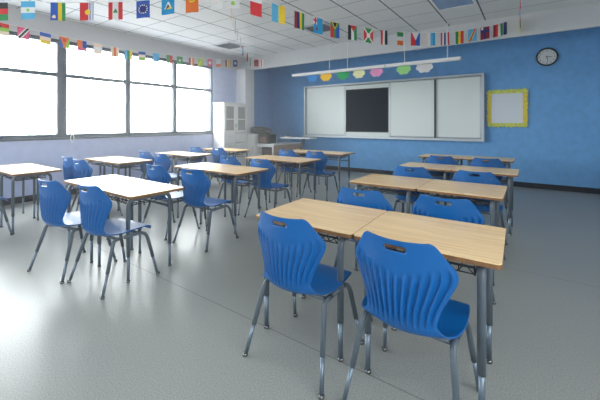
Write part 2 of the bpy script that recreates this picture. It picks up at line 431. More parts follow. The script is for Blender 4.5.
# ------------------------------------------------------------------ hanging board lights and paper clouds
BLY, BLZ = 6.92, 2.60
def bar(xa, xb, hang, label):
    t = empty('board_light', ((xa+xb)/2, BLY, BLZ)); tag(t, label, 'light', 'tube lights over the whiteboard')
    cx = (xa+xb)/2; bm = bmesh.new(); h = (xb-xa)/2
    extrude_poly(bm, [(-.035, .045), (.035, .045), (.05, .0), (.045, -.02), (-.045, -.02), (-.05, 0)], lambda u, v, d: Vector((d, u, v)), -h, h)
    bm_obj('light_body', bm, CABW, t)
    for s in (-1, 1):
        bm = bmesh.new(); box(bm, s*h-.012 if s > 0 else -h-.004, s*h+.004 if s > 0 else -h+.012, -.053, .053, -.024, .049, .003); bm_obj('end_cap', bm, SILVER, t)
    for x in hang:
        bm = bmesh.new(); tube(bm, [(x-cx, 0, .04), (x-cx, 0, ZC-BLZ)], .008, 8); bm_obj('hanger_rod', bm, CABW, t)
def on_plane_y(x, Y):                                  # room x of image column x on plane y=Y
    d = (x-300)/F; k = Y/(d*SN+CS); return k*(d*CS-SN), k
bar(on_plane_y(293, BLY)[0], -2.58, [on_plane_y(329.5, BLY)[0], on_plane_y(347.5, BLY)[0]], 'white tube light hanging over the left half of the whiteboard')
bar(-2.57, on_plane_y(461, BLY)[0], [on_plane_y(404.5, BLY)[0], on_plane_y(447.5, BLY)[0]], 'white tube light hanging over the right half of the whiteboard')
clouds = [('blue', (40, 130, 200), 307.5, 318.5), ('yellow', (240, 190, 40), 320.5, 331.7), ('green', (30, 165, 95), 337, 349), ('cream', (232, 232, 180), 353, 365),
          ('pink', (226, 150, 195), 370, 383), ('lime green', (150, 210, 130), 396.5, 411), ('pale grey', (214, 212, 214), 416, 433)]
for nm, rgb, xa, xb in clouds:
    Y = BLY+.065; a, k = on_plane_y(xa, Y); b, k2 = on_plane_y(xb, Y); w = (b-a)/2
    poly = []
    n = 7
    for i in range(n):
        a0 = 2*PI*i/n - PI/2
        for q in range(8):
            ang = a0 + 2*PI/n*(q/8); bulge = 1 + .2*math.sin(PI*q/8)
            poly.append((w*.87*bulge*math.cos(ang), .125*.87*bulge*math.sin(ang)))
    bm = bmesh.new(); extrude_poly(bm, poly, lambda u, v, d: Vector((u, d, v)), -.004, .004)
    o = bm_obj('paper_cloud', bm, mat('paper_'+nm.replace(' ', '_'), rgb, .7)); o.location = ((a+b)/2, Y, BLZ-.07)
    tag(o, nm + ' paper cloud cut-out hanging from the tube light above the whiteboard', 'paper cutout', 'paper clouds over the whiteboard')

# ------------------------------------------------------------------ tall cabinet, podium and things in the corner
cab = empty('tall_cabinet', (-6.955, 6.49, 0)); tag(cab, 'tall white cabinet with two glazed doors standing in the corner by the windows', 'cabinet')
bm = bmesh.new()
hx, hy, hz = .235, .44, 1.94
box(bm, -hx+.02, -hx+.035, -hy, hy, 0.06, hz-.02); box(bm, -hx+.02, hx-.03, -hy, -hy+.02, .06, hz-.02); box(bm, -hx+.02, hx-.03, hy-.02, hy, .06, hz-.02)
box(bm, -hx+.02, hx-.03, -hy, hy, .06, .08); box(bm, -hx+.015, hx, -hy-.01, hy+.01, hz-.025, hz, .004); box(bm, -hx+.03, hx-.05, -hy+.02, hy-.02, .98, 1.0); box(bm, -hx+.03, hx-.05, -hy+.02, hy-.02, 1.43, 1.445)
box(bm, -hx+.03, hx-.05, -hy+.02, hy-.02, 0, .06)
bm_obj('cabinet_body', bm, CABW, cab)
for s in (-1, 1):
    ya, yb = (-hy+.005, -.003) if s < 0 else (.003, hy-.005)
    bm = bmesh.new(); xa, xb = hx-.028, hx-.006; za, zb = 1.10, hz-.03; f = .075
    box(bm, xa, xb, ya, yb, za, za+f); box(bm, xa, xb, ya, yb, zb-f, zb); box(bm, xa, xb, ya, ya+f, za+f, zb-f); box(bm, xa, xb, yb-f, yb, za+f, zb-f); box(bm, xa, xb, ya+f, yb-f, 1.47, 1.495)
    d = bm_obj('glazed_door', bm, CABW, cab)
    bm = bmesh.new(); box(bm, xa+.008, xa+.012, ya+f, yb-f, za+f, zb-f); bm_obj('door_glass', bm, mat('grey_cabinet_glass', (150, 148, 146), .2), d)
    bm = bmesh.new(); box(bm, xb, xb+.012, -.03*s-.006 if s > 0 else .024-.05, .03*s*0+.04 if s > 0 else -.014, 1.25, 1.35, .003); bm_obj('door_handle', bm, SILVER, d)
    bm = bmesh.new(); box(bm, xa, xb, ya, yb, .83, 1.09, .003); d = bm_obj('drawer', bm, CABW, cab)
    bm = bmesh.new(); box(bm, xb, xb+.014, (ya+yb)/2-.06, (ya+yb)/2+.06, 1.0, 1.012, .002); bm_obj('drawer_handle', bm, SILVER, d)
    bm = bmesh.new(); box(bm, xa, xb, ya, yb, .09, .82, .003); d = bm_obj('lower_door', bm, CABW, cab)
    bm = bmesh.new(); box(bm, xb, xb+.014, (ya+yb)/2-.06, (ya+yb)/2+.06, .74, .752, .002); bm_obj('door_handle', bm, SILVER, d)

ped = empty('pedestal_cabinet', (-6.64, 7.22, 0)); tag(ped, 'narrow white pedestal cabinet between the tall cabinet and the teacher desk', 'cabinet')
bm = bmesh.new(); box(bm, -.18, .16, -.22, .24, .04, 1.05, .006); box(bm, -.16, .14, -.2, .22, 0, .04); bm_obj('cabinet_body', bm, CABW, ped)
bm = bmesh.new(); box(bm, -.17, .15, -.235, -.221, .08, 1.02, .004); d = bm_obj('cabinet_door', bm, CABW, ped)
bm = bmesh.new(); box(bm, .09, .11, -.248, -.235, .6, .75, .003); bm_obj('door_handle', bm, SILVER, d)

# teacher's desk
td = empty('teacher_desk', (-6.14, 7.72, 0)); tag(td, 'white teacher desk with an oak side panel in the far left corner', 'desk')
bm = bmesh.new(); box(bm, -.32, .33, -.69, .69, .755, .785, .005); bm_obj('desktop', bm, CABW, td)
bm = bmesh.new(); box(bm, -.31, -.28, -.66, .66, 0, .755); box(bm, .25, .28, -.67, -.64, 0, .755); box(bm, -.28, .25, -.66, .66, .36, .39); box(bm, -.28, .25, .63, .66, 0, .755); box(bm, -.28, .25, -.65, -.62, .70, .755)
bm_obj('desk_frame', bm, CABW, td)
bm = bmesh.new(); box(bm, .281, .30, -.66, .66, .02, .75, .003); bm_obj('side_panel', bm, OAK, td)
o = empty('storage_crate', (-6.15, 7.35, .391)); tag(o, 'dark brown box inside the open end of the white teacher desk', 'box')
bm = bmesh.new(); box(bm, -.2, .2, -.2, .2, 0, .26, .01); bm_obj('box_body', bm, BROWN, o)
bm = bmesh.new(); box(bm, -.21, .21, -.21, .21, .24, .29, .008); bm_obj('lid', bm, BLACK, o)
o = empty('printer', (-6.25, 7.27, .786)); tag(o, 'black and brown printer standing on the end of the white teacher desk', 'printer')
bm = bmesh.new(); box(bm, -.19, .17, -.19, .2, 0, .262, .015); bm_obj('printer_body', bm, BLACK, o)
bm = bmesh.new(); box(bm, -.13, .11, -.2, -.188, .05, .2, .004); bm_obj('paper_tray', bm, mat('brown_tray', (120, 92, 80), .5), o)
# black bag lying across pedestal and printer
bm = bmesh.new(); t2 = bmesh.new(); bmesh.ops.create_icosphere(t2, subdivisions=4, radius=1)
for v in t2.verts:
    c = v.co
    n = math.sin(c.x*5+1)*.05 + math.sin(c.y*7)*.05 + math.sin(c.x*11+c.z*9)*.03
    p = Vector([math.copysign(abs(q)**.62, q) for q in c])*(1+n)
    v.co = Vector((p.x*.34, p.y*.19, max(-.1, p.z*.105 - .03*p.x)))
zmin = min(v.co.z for v in t2.verts)
for v in t2.verts: v.co.z -= zmin
for f in t2.faces: f.smooth = True
merge(bm, t2)
bag = empty('bag', (-6.46, 7.25, 1.052)); tag(bag, 'soft black bag lying on top of the white pedestal cabinet', 'bag')
bm_obj('bag_body', bm, BLACK, bag, True)
bm = bmesh.new(); tube(bm, fillet([(-.18, -.10, .10), (-.12, -.17, .16), (.12, -.17, .15), (.18, -.1, .09)], .05), .01, 8); bm_obj('bag_strap', bm, BROWN, bag)

# white lectern with a slanted dark post
lc = empty('lectern', (-5.42, 7.72, 0)); tag(lc, 'white-topped lectern on a slanted dark post in front of the whiteboard end', 'lectern')
bm = bmesh.new(); box(bm, -.56, .46, -.2, .2, .93, .965, .008); bm_obj('lectern_top', bm, CABW, lc)
bm = bmesh.new(); tube(bm, [(-.02, 0, .03), (-.02, -.02, .35), (.14, 0, .93)], .045, 12); bm_obj('post', bm, mat('dark_grey_post', (64, 70, 78), .45), lc)
bm = bmesh.new(); box(bm, -.25, .25, -.2, .2, 0, .03, .006); bm_obj('base', bm, STEEL, lc)
cb = empty('document_camera', (-5.78, 7.62, .966)); tag(cb, 'small black and white document camera on the white lectern top', 'document camera')
bm = bmesh.new(); box(bm, -.08, .08, -.06, .06, 0, .02, .004); bm_obj('camera_base', bm, CABW, cb)
bm = bmesh.new(); tube(bm, fillet([(0, .03, .02), (0, .03, .07), (0, -.05, .07)], .03), .010, 8); bm_obj('camera_arm', bm, DARKGAP, cb)

# blind chain below the window
bm = bmesh.new(); p = []
for k in range(25):
    a = 2*PI*k/24; p.append((0, .028*math.cos(a), .075*math.sin(a)))
tube(bm, p, .006, 8, False)
o = bm_obj('blind_chain', bm, CABW); o.location = (XL+.05, 2.64, 1.08); tag(o, 'white blind chain loop hanging under the window sill beside the wide post', 'blind chain')

# ------------------------------------------------------------------ student chair
def catmull(P, n):
    out = []
    for i in range(len(P)-1):
        p0 = P[max(i-1, 0)]; p1 = P[i]; p2 = P[i+1]; p3 = P[min(i+2, len(P)-1)]
        for k in range(n):
            t = k/n
            out.append(tuple(0.5*((2*b) + (-a+c)*t + (2*a-5*b+4*c-d)*t*t + (-a+3*b-3*c+d)*t**3) for a, b, c, d in zip(p0, p1, p2, p3)))
    out.append(tuple(P[-1]))
    return out
#          y      z      halfwidth  wrap
PROF = [(.232, .405, .165, .0), (.216, .436, .196, .0), (.165, .453, .222, .004), (.05, .452, .238, .010), (-.06, .441, .236, .016), (-.14, .434, .215, .026),
        (-.198, .446, .182, .036), (-.232, .495, .158, .048), (-.243, .57, .174, .064), (-.245, .65, .210, .080), (-.246, .705, .234, .088), (-.249, .745, .230, .082), (-.254, .800, .192, .060), (-.261, .850, .160, .040), (-.263, .862, .135, .030)]
def shell_parts():
    S = catmull(PROF, 10); NU = 143
    isplit = 6*10+3
    slot_z, slot_h, slot_w = .826, .0135, .050
    def build(rows, name):
        bm = bmesh.new(); g = []; inside = set()
        for i in rows:
            y, z, hw, wr = S[i]
            a = S[max(i-1, 0)]; b = S[min(i+1, len(S)-1)]
            ty, tz = b[0]-a[0], b[1]-a[1]; l = math.hypot(ty, tz) or 1
            ny, nz = tz/l, -ty/l           # normal: forward on the back, up on the seat
            row = []
            for j in range(NU+1):
                u = -1+2*j/NU
                off = wr*(abs(u)**2.0)
                if z > .84 and name == 'backrest': pass
                rib = 0
                if i >= 6*10:
                    top = .722+.05*abs(u); amp = max(0, min(1, (top-z)/.05))*max(0, min(1, (1-abs(u))/.08))
                    rib = .022*amp*min(1, max(0, (z-.475)/.06))*(1-abs(math.sin(PI*u*6.5))**.6 - .35)
                row.append(bm.verts.new((hw*u, y + ny*(off-rib*1.0), z + nz*(off-rib))))
                if name == 'backrest':
                    dx = max(0, abs(hw*u)-(slot_w-slot_h))
                    if math.hypot(dx, z-slot_z) < slot_h: inside.add(row[-1])
            g.append(row)
        for i in range(len(g)-1):
            for j in range(NU):
                q = [g[i][j], g[i][j+1], g[i+1][j+1], g[i+1][j]]
                if not any(v in inside for v in q): bm.faces.new(q)
        hole = [v for v in bm.verts if v.is_boundary and abs(v.co.z-slot_z) < slot_h*2.6 and abs(v.co.x) < slot_w*1.5]
        for v in hole:
            cx = max(-(slot_w-slot_h), min(slot_w-slot_h, v.co.x)); d = Vector((v.co.x-cx, v.co.z-slot_z))
            if d.length > 1e-6:
                d = d.normalized()*slot_h; v.co.x = cx+d.x; v.co.z = slot_z+d.y
        bmesh.ops.delete(bm, geom=[v for v in bm.verts if not v.link_faces], context='VERTS')
        o = bm_obj(name, bm, SHELL, None, True)
        md = o.modifiers.new('s', 'SOLIDIFY'); md.thickness = .008; md.offset = 0
        bpy.context.view_layer.update()
        dg = bpy.context.evaluated_depsgraph_get()
        me = bpy.data.meshes.new_from_object(o.evaluated_get(dg)); me.name = name
        o.modifiers.clear(); o.data = me
        for p in me.polygons: p.use_smooth = True
        return o
    return build(range(0, isplit+1), 'seat'), build(range(isplit, len(S)), 'backrest')

def leg_set(parent, path, r_up, r_in, split, r_foot):
    """tube from top to foot; the last piece is a bright telescopic insert with a round glide"""
    pts = fillet(path, .07, 8)
    foot = Vector(path[-1]); up = Vector(path[-2])
    d = (up-foot).normalized()
    s = foot + d*(split/d.z)
    q = [p for p in pts if p.z > s.z] + [s]
    bm = bmesh.new(); tube(bm, q, r_up, 12); leg = bm_obj('leg', bm, STEEL, parent)
    g = foot + d*(.014/d.z)
    bm = bmesh.new(); tube(bm, [s + d*.01, g], r_in, 10); bm_obj('leg_insert', bm, CHROME, leg)
    bm = bmesh.new(); tube(bm, [(foot.x, foot.y, 0), (foot.x, foot.y, .006), (foot.x, foot.y, .016), (foot.x, foot.y, .022)], [r_foot*.85, r_foot, r_foot, r_foot*.5], 12); bm_obj('glide', bm, GLIDE, leg)
    return leg

def make_chair():
    t = empty('student_chair')
    seat, back = shell_parts(); seat.parent = t; back.parent = t
    for sx in (-1, 1):
        leg_set(t, [(.205*sx, -.06, .408), (.207*sx, -.128, .41), (.262*sx, -.248, 0)], .0145, .0115, .17, .0165)
        leg_set(t, [(.205*sx, -.04, .408), (.208*sx, .155, .408), (.255*sx, .245, 0)], .0145, .0115, .17, .0165)
    bm = bmesh.new(); tube(bm, [(-.205, -.09, .405), (.205, -.09, .405)], .012, 10); tube(bm, [(-.205, .09, .410), (.205, .09, .410)], .012, 10)
    bm_obj('seat_frame', bm, STEEL, t)
    return t
chair0 = make_chair()

chairs = [
 (-1.115, 1.65, 0, 'blue moulded chair at the nearest right-hand desks, the left one of two'),
 (-0.475, 1.665, -2, 'large blue chair nearest the camera, at the right end desk'),
 (-1.075, 2.565, 0, 'blue chair directly behind the nearest left bamboo desk of the right block'),
 (-0.485, 2.645, 0, 'blue chair directly behind the nearest right bamboo desk of the right block'),
 (-1.15, 4.125, 0, 'blue chair in the right block second from the board, left of two'),
 (-0.48, 4.125, 0, 'blue chair in the right block second from the board, right of two'),
 (-1.14, 5.66, 0, 'blue chair nearest the board in the right block, left of two'),
 (-0.52, 5.66, 0, 'blue chair nearest the board in the right block, right of two'),
 (-3.58, 1.34, 9, 'blue chair at the big front left desk, farther from the aisle'),
 (-3.01, 1.445, 4, 'blue chair at the big front left desk, beside the aisle'),
 (-3.77, 2.49, 2, 'blue chair at the middle block second desk pair, half hidden behind a tabletop'),
 (-3.10, 2.52, 4, 'blue chair at the middle block second desk pair, in full view on the aisle'),
 (-3.82, 3.73, 0, 'blue chair at the middle block third desk pair, left of two'),
 (-3.16, 3.73, 2, 'blue chair at the middle block third desk pair, right of two'),
 (-3.82, 5.22, 0, 'blue chair at the middle block desks nearest the board, left of two'),
 (-3.20, 5.24, 2, 'blue chair at the middle block desks nearest the board, right of two'),
 (-5.46, 1.03, 0, 'blue chair cut off by the left edge of the photo, only seat and leg showing'),
 (-5.75, 2.28, 6, 'blue chair at the window block second desk pair, next to the window wall'),
 (-5.20, 2.22, 4, 'blue chair at the window block second desk pair, away from the windows'),
 (-5.77, 3.50, 0, 'pale sunlit blue chair at the window block third desk pair, window side'),
 (-5.14, 3.42, 0, 'pale sunlit blue chair at the window block third desk pair, aisle side'),
 (-5.96, 4.76, 0, 'blue chair at the window block desks nearest the tall cabinet, window side'),
 (-5.35, 4.86, 0, 'blue chair at the window block desks nearest the tall cabinet, aisle side'),
]
for i, (x, y, a, lab) in enumerate(chairs):
    c = chair0 if i == 0 else copy_tree(chair0)
    c.location = (x, y, 0); c.rotation_euler = (0, 0, math.radians(a))
    tag(c, lab, 'chair', 'blue classroom chairs')

# ------------------------------------------------------------------ student desk (0.69 x 0.62, y=0 is the sitter's edge)
def make_desk():
    t = empty('student_desk'); W, D, Z = .345, .62, .75
    bm = bmesh.new(); poly = round_rect(-W+.001, W-.001, .001, D-.001, .022)
    extrude_poly(bm, poly, lambda u, v, d: Vector((u, v, d)), Z-.006, Z); top = bm_obj('tabletop', bm, BAMBOO, t)
    bm = bmesh.new(); extrude_poly(bm, round_rect(-W, W, 0, D, .023), lambda u, v, d: Vector((u, v, d)), Z-.026, Z-.0055); bm_obj('tabletop_edge', bm, EDGE, top)
    lx = .266; zf = Z-.044
    for sx in (-1, 1):
        for (ya, yb) in ((.25, .025), (.25, .49)):
            leg_set(t, [(sx*lx, ya, zf), (sx*lx, yb, zf), (sx*lx, yb, 0)], .0185, .0145, .22, .018)
    bm = bmesh.new(); tube(bm, [(-lx, .50, zf-.13), (lx, .50, zf-.13)], .012, 10); tube(bm, [(-lx, .25, zf), (lx, .25, zf)], .012, 10); bm_obj('cross_rail', bm, STEEL, t)
    # wire book basket hung under the top
    bm = bmesh.new(); zb = Z-.10; x0, x1, y0, y1 = -.235, .235, .05, .44
    tube(bm, [(x0, y0, Z-.05), (x0, y0+.02, zb), (x0, y1, zb), (x0, y1, Z-.03)], .004, 6); tube(bm, [(x1, y0, Z-.05), (x1, y0+.02, zb), (x1, y1, zb), (x1, y1, Z-.03)], .004, 6)
    for k in range(8):
        xx = x0+(x1-x0)*k/7; tube(bm, fillet([(xx, y0, Z-.055), (xx, y0+.03, zb), (xx, y1, zb), (xx, y1, Z-.06)], .02, 3), .003, 6)
    for k in range(6):
        yy = y0+.03+(y1-y0-.03)*k/5; tube(bm, [(x0, yy, zb), (x1, yy, zb)], .003, 6)
    for yy, zz in ((y0, Z-.056), (y1, Z-.06), (y1, Z-.08)): tube(bm, [(x0, yy, zz), (x1, yy, zz)], .0042, 6)
    # zig-zag front of the basket
    zz = []
    for k in range(13): zz.append((x0+(x1-x0)*k/12, y0+.012, Z-.056 if k % 2 else zb+.004))
    tube(bm, zz, .003, 6)
    bm_obj('book_basket', bm, WIRE, t)
    return t
desk0 = make_desk()
pairs = [  # seam x, near y, width, depth, place
 (-0.815, 1.668, .712, .605, 'right block, nearest the camera'),
 (-0.89, 3.19, .703, .65, 'right block, second row from the camera'),
 (-0.855, 4.72, .73, .60, 'right block, third row from the camera'),
 (-0.985, 6.40, .76, .60, 'right block, closest to the board'),
 (-3.45, 1.45, .69, .53, 'middle block, nearest the camera'),
 (-3.59, 2.86, .66, .58, 'middle block, second row from the camera'),
 (-3.61, 4.32, .635, .58, 'middle block, third row from the camera'),
 (-3.80, 5.84, .74, .56, 'middle block, closest to the board'),
 (-5.77, 1.27, .61, .52, 'window block, nearest the camera'),
 (-5.83, 2.57, .60, .56, 'window block, second row from the camera'),
 (-5.85, 3.93, .58, .50, 'window block, third row from the camera'),
 (-5.96, 5.20, .59, .50, 'window block, closest to the tall cabinet'),
]
first = True
for sx, ny, w, d, place in pairs:
    for side in (-1, 1):
        o = desk0 if first else copy_tree(desk0); first = False
        ang = math.radians(1.5) if 'right block, nearest' in place else 0.0
        dx = side*(w/2+.002)
        o.location = (sx + dx*math.cos(ang), ny + dx*math.sin(ang), 0); o.rotation_euler = (0, 0, ang); o.scale = (w/.69, d/.62, 1)
        tag(o, 'bamboo-topped desk, %s of the pair in the %s' % ('left' if side < 0 else 'right', place), 'desk', 'bamboo-topped student desks')

# ------------------------------------------------------------------ flags on strings
FC = {'r': (222, 48, 56), 'w': (240, 240, 240), 'b': (38, 92, 190), 'n': (34, 48, 128), 'k': (30, 32, 36), 'g': (36, 150, 82), 'y': (250, 214, 50), 'o': (246, 122, 44),
      's': (92, 186, 232), 'c': (30, 158, 214), 'l': (150, 205, 70), 'p': (232, 96, 140), 'm': (150, 36, 60), 'v': (120, 92, 170), 'f': (250, 226, 206)}
FCN = list(FC)
FM = [mat('flag_ink_'+k, v, .7) for k, v in FC.items()]
def hs(*c): return lambda u, v: c[min(len(c)-1, int((1-v)*len(c)))]
def vs(*c): return lambda u, v: c[min(len(c)-1, int(u*len(c)))]
def over(base, *shapes):
    def f(u, v):
        r = base(u, v)
        for cond, c in shapes:
            if cond(u, v): r = c
        return r
    return f
def disc(x, y, r, asp=1.3): return lambda u, v: (u-x)**2 + ((v-y)*asp)**2 < r*r
def ring(x, y, r, wd, asp=1.3): return lambda u, v: abs(math.hypot(u-x, (v-y)*asp)-r) < wd and (int((math.atan2((v-y)*asp, u-x)+PI)/(2*PI)*24) % 2 == 0)
def rect(a, b, c, d): return lambda u, v: a <= u <= b and c <= v <= d
def tri_up(x0, x1, y0, y1): return lambda u, v: y0 <= v <= y1 and abs(u-(x0+x1)/2) < (x1-x0)/2*(1-(v-y0)/(y1-y0))
def tri_dn(x0, x1, y0, y1): return lambda u, v: y0 <= v <= y1 and abs(u-(x0+x1)/2) < (x1-x0)/2*((v-y0)/(y1-y0))
def diag(s, w, o=0.0): return lambda u, v: abs((v-.5) - s*(u-.5) - o) < w

def flag(name_label, cf, p, tang, w, h, grp, sway=0.0, wave=.006):
    NX, NZ = 20, 26
    bm = bmesh.new(); tx = Vector((tang.x, tang.y, 0)).normalized(); nr = Vector((-tx.y, tx.x, 0))
    sl = tang.z/max(1e-4, math.hypot(tang.x, tang.y))
    ph = random.random()*6
    vv = [[bm.verts.new(tx*((i/NX-.5)*w) + Vector((0, 0, sl*((i/NX-.5)*w) - (1-j/NZ)*h)) + nr*(wave*math.sin(5*i/NX+ph)*(1.2-j/NZ) + sway*(1-j/NZ)*h)) for i in range(NX+1)] for j in range(NZ+1)]
    for j in range(NZ):
        for i in range(NX):
            f = bm.faces.new([vv[j][i], vv[j][i+1], vv[j+1][i+1], vv[j+1][i]])
            f.material_index = FCN.index(cf((i+.5)/NX, (j+.5)/NZ)); f.smooth = True
    used = sorted({f.material_index for f in bm.faces})
    for f in bm.faces: f.material_index = used.index(f.material_index)
    o = bm_obj('paper_flag', bm, [FM[k] for k in used]); o.location = p
    tag(o, name_label, 'flag', grp)
    return o

def string(pts, label, r=.0042):
    P = catmull([tuple(p) for p in pts], 8)
    bm = bmesh.new(); tube(bm, P, r, 6); o = bm_obj('bunting_string', bm, STRING)
    tag(o, label, 'string', 'bunting strings')

def run(items, grp, w, h, label, ends=(None, None), sway=0.0):
    """items: (point, colour function, label); left to right"""
    P = [it[0] for it in items]
    for i, (p, cf, lab) in enumerate(items):
        a = P[max(i-1, 0)]; b = P[min(i+1, len(P)-1)]
        d = (b-a); tang = d.normalized()
        r = tang.x*CS + tang.y*SN
        if r < 0: tang = -tang
        flag(lab, cf, p, tang, w, h, grp, sway)
    Q = [p.copy() for p in P]
    if ends[0] is not None: Q.insert(0, ends[0])
    if ends[1] is not None: Q.append(ends[1])
    string(Q, label)

G1 = 'flags on the string near the camera'
top = [
 (1, 2.5, 4.15, hs('k', 'r', 'g'), 'black, red and green striped flag at the left edge'),
 (28, 1, 4.15, over(hs('s', 'w', 's'), (disc(.5, .5, .12), 'l')), 'light blue and white striped flag with small crest'),
 (58, 2.5, 4.2, over(lambda u, v: 'b' if u < .5 else ('y' if u < .76 else 'g'), (disc(.24, .2, .13), 'f')), 'blue, yellow and green flag with a pale disc'),
 (87, 2.5, 4.25, over(lambda u, v: 'r' if u < .6 else ('b' if int(u*17) % 2 else 'w'), (disc(.55, .45, .2), 'y')), 'red flag with yellow sun beside blue and white stripes'),
 (115.5, 2, 4.3, over(lambda u, v: 'w' if .3 < u < .7 else 'r', (tri_up(.32, .68, .38, .64), 'g')), 'red-white-red flag with a green tree'),
 (143, .5, 4.35, over(vs('b'), (disc(.5, .5, .42), 'n'), (ring(.5, .5, .32, .045), 'w')), 'dark blue flag with a ring of stars'),
 (168, -3, 4.35, over(vs('c'), (tri_up(.2, .85, .3, .75), 'w'), (tri_up(.3, .7, .3, .62), 'k'), (tri_up(.35, .9, .3, .45), 'y')), 'sky blue flag with a black and yellow triangle'),
 (192, -5, 4.35, over(vs('o'), (disc(.5, .75, .24), 'y'), (disc(.5, .8, .15), 'k')), 'orange flag with a black bird on yellow'),
 (217, -8, 4.3, over(vs('w'), (disc(.5, .4, .12), 'f')), 'plain white flag with a faint emblem'),
 (233, -9, 4.3, over(hs('l', 'w', 'w'), (disc(.5, .3, .15), 'l')), 'white and pale green flag above the ceiling strings'),
 (256, -1.5, 4.35, hs('w', 'r', 'r', 'r'), 'red flag with a white upper edge'),
 (278.5, 5, 4.25, lambda u, v: 's' if u < .48 else 'y', 'half light blue, half yellow flag'),
 (299.5, 12, 4.45, over(vs('m', 'n', 'y', 'g')), 'four-striped red, navy, yellow and green flag'),
 (318, 17.5, 4.7, over(vs('c'), (rect(0, .42, .55, 1), 'w'), (lambda u, v: u < .42 and v > .55 and (abs(u-.21) < .07 or abs(v-.78) < .06), 'r'), (disc(.4, .3, .12), 'm')), 'blue flag with a small red cross in one corner'),
 (335, 22.3, 4.85, over(lambda u, v: 'r' if u < .45 else 'b', (lambda u, v: abs(u-.5) < .12 and v < .6, 'w'), (lambda u, v: abs(u-.5) < .08, 'g'), (tri_dn(-.1, 1.1, .45, 1.0), 'g'), (tri_dn(.15, .85, .55, 1.0), 'y'), (tri_dn(.25, .75, .64, 1.0), 'k')), 'red and blue flag with a green Y shape'),
 (352.5, 25.2, 5.1, over(vs('k', 'w', 'g'), (tri_dn(.2, 1.0, .55, 1.01), 'r')), 'black, white and green flag with a red triangle'),
 (368.5, 28.2, 5.2, over(lambda u, v: 'r' if abs(u-.5) > abs(v-.5) else 'g', (lambda u, v: abs(abs(u-.5)-abs(v-.5)) < .07, 'w'), (disc(.5, .5, .2), 'w')), 'red and green flag with a white diagonal cross'),
 (384, 30.3, 5.3, vs('r', 'w', 'k'), 'red, white and black upright striped flag'),
 (400.2, 32, 5.75, hs('g', 'w', 'o'), 'green, white and orange striped flag'),
 (415.5, 32.6, 5.8, over(lambda u, v: 'r' if u < .5 else 'b', (tri_dn(.1, .9, .4, 1.0), 'w')), 'red and blue flag with a white triangle'),
 (430.5, 32.6, 5.85, vs('f', 'w', 's', 'c'), 'white and pale turquoise striped flag'),
 (445, 32.3, 5.9, vs('r', 'w', 'n', 'w', 'r'), 'red, white and navy five-striped flag'),
 (459.5, 31, 6.0, over(vs('g', 'y', 'r'), (disc(.5, .5, .1), 'w')), 'green, yellow and red flag over the front wall'),
 (472.5, 28.7, 6.03, over(vs('s'), (diag(1.6, .24), 'y'), (diag(1.6, .13), 'r')), 'light blue flag with a red diagonal band'),
 (485, 26.7, 6.06, over(vs('m'), (rect(.38, .62, 0, 1), 'n'), (rect(0, 1, .55, .72), 'n'), (rect(.12, .3, .78, .95), 'w')), 'dark red flag with a navy cross'),
 (498, 24, 6.07, vs('m', 'r', 'w', 'g'), 'dark red, white and green flag over the front wall'),
 (508.5, 21.3, 6.06, vs('n', 'k', 'w', 'g'), 'navy, white and green flag, rightmost on its string'),
]
run([(at(x, y, k), cf, l + ', hanging from the ceiling string') for x, y, k, cf, l in top[:10]], G1, .172, .23, 'white bunting string nearest the camera at the upper left', (at(-60, 2, 4.1), at(240, -14, 4.35)))
run([(at(x, y, k), cf, l + ', hanging from the ceiling string') for x, y, k, cf, l in top[10:]], G1, .172, .23, 'white bunting string crossing towards the beam at the upper right', (at(240, -14, 4.35), at(517.5, 17, 5.98)))

def on_left(x, y, X=XL+.03):
    d = (x-300)/F; k = X/(d*CS-SN); return at(x, y, k)
win = [
 (2.5, 23, over(hs('r', 'l', 'f'), (disc(.3, .7, .12), 'k')), 'red and yellow flag at the left end of the window string'),
 (23.5, 27.3, over(vs('p'), (diag(1.2, .26), 'w'), (diag(1.2, .13), 'k')), 'pink-red flag with a black diagonal band'),
 (45.5, 32.8, over(hs('b', 'f', 'y')), 'blue over cream flag on the window string'),
 (64.5, 37, over(vs('b', 'o', 'l'), (tri_dn(0, 1, 0, 1), 'o'), (disc(.5, .7, .14), 'r')), 'blue flag with an orange triangle, in front of the wide window post'),
 (82, 40.4, over(lambda u, v: 'o' if u < .55 else 'b', (rect(0, 1, 0, .3), 'p')), 'orange-red and blue flag on the window string'),
 (98, 43.7, hs('f', 'w', 'f'), 'washed-out cream flag on the window string'),
 (115, 47.2, lambda u, v: 'o' if .35 < u < .65 else 'f', 'cream flag with an orange middle on the window string'),
 (128.5, 50, vs('s', 'g', 'y'), 'light blue, green and yellow flag on the window post'),
 (142, 51.5, hs('b', 'f', 'l'), 'blue, cream and lime flag on the window string'),
 (156, 53, vs('s'), 'pale blue flag on the window string'),
 (169.5, 55, lambda u, v: 'g' if u < .5 else 'r', 'green and red flag on the window string'),
 (179.8, 56.3, over(vs('g'), (disc(.5, .5, .15), 'f')), 'green flag with a pale dot on the window string'),
 (191.5, 57.5, vs('m', 'f', 'o'), 'dark red, cream and orange flag on the window string'),
 (200.5, 58.3, over(vs('l'), (diag(1.3, .2), 'y')), 'lime flag with a yellow diagonal on the window string'),
 (210, 59, over(vs('p'), (disc(.5, .5, .3), 'w')), 'pink flag with a white disc near the window end'),
 (218.5, 59.3, hs('w', 'w', 'o'), 'white flag with an orange lower band near the corner'),
 (227.5, 59.6, vs('m', 'f', 'y'), 'dark red, cream and yellow flag near the corner column'),
 (235.3, 59.8, over(vs('n'), (disc(.5, .5, .25), 'w')), 'navy flag with a white disc next to the corner column'),
]
run([(on_left(x, y), cf, l) for x, y, cf, l in win], 'flags along the windows', .165, .205, 'white bunting string running along the beam over the windows', (on_left(-25, 16), on_left(239, 60)))

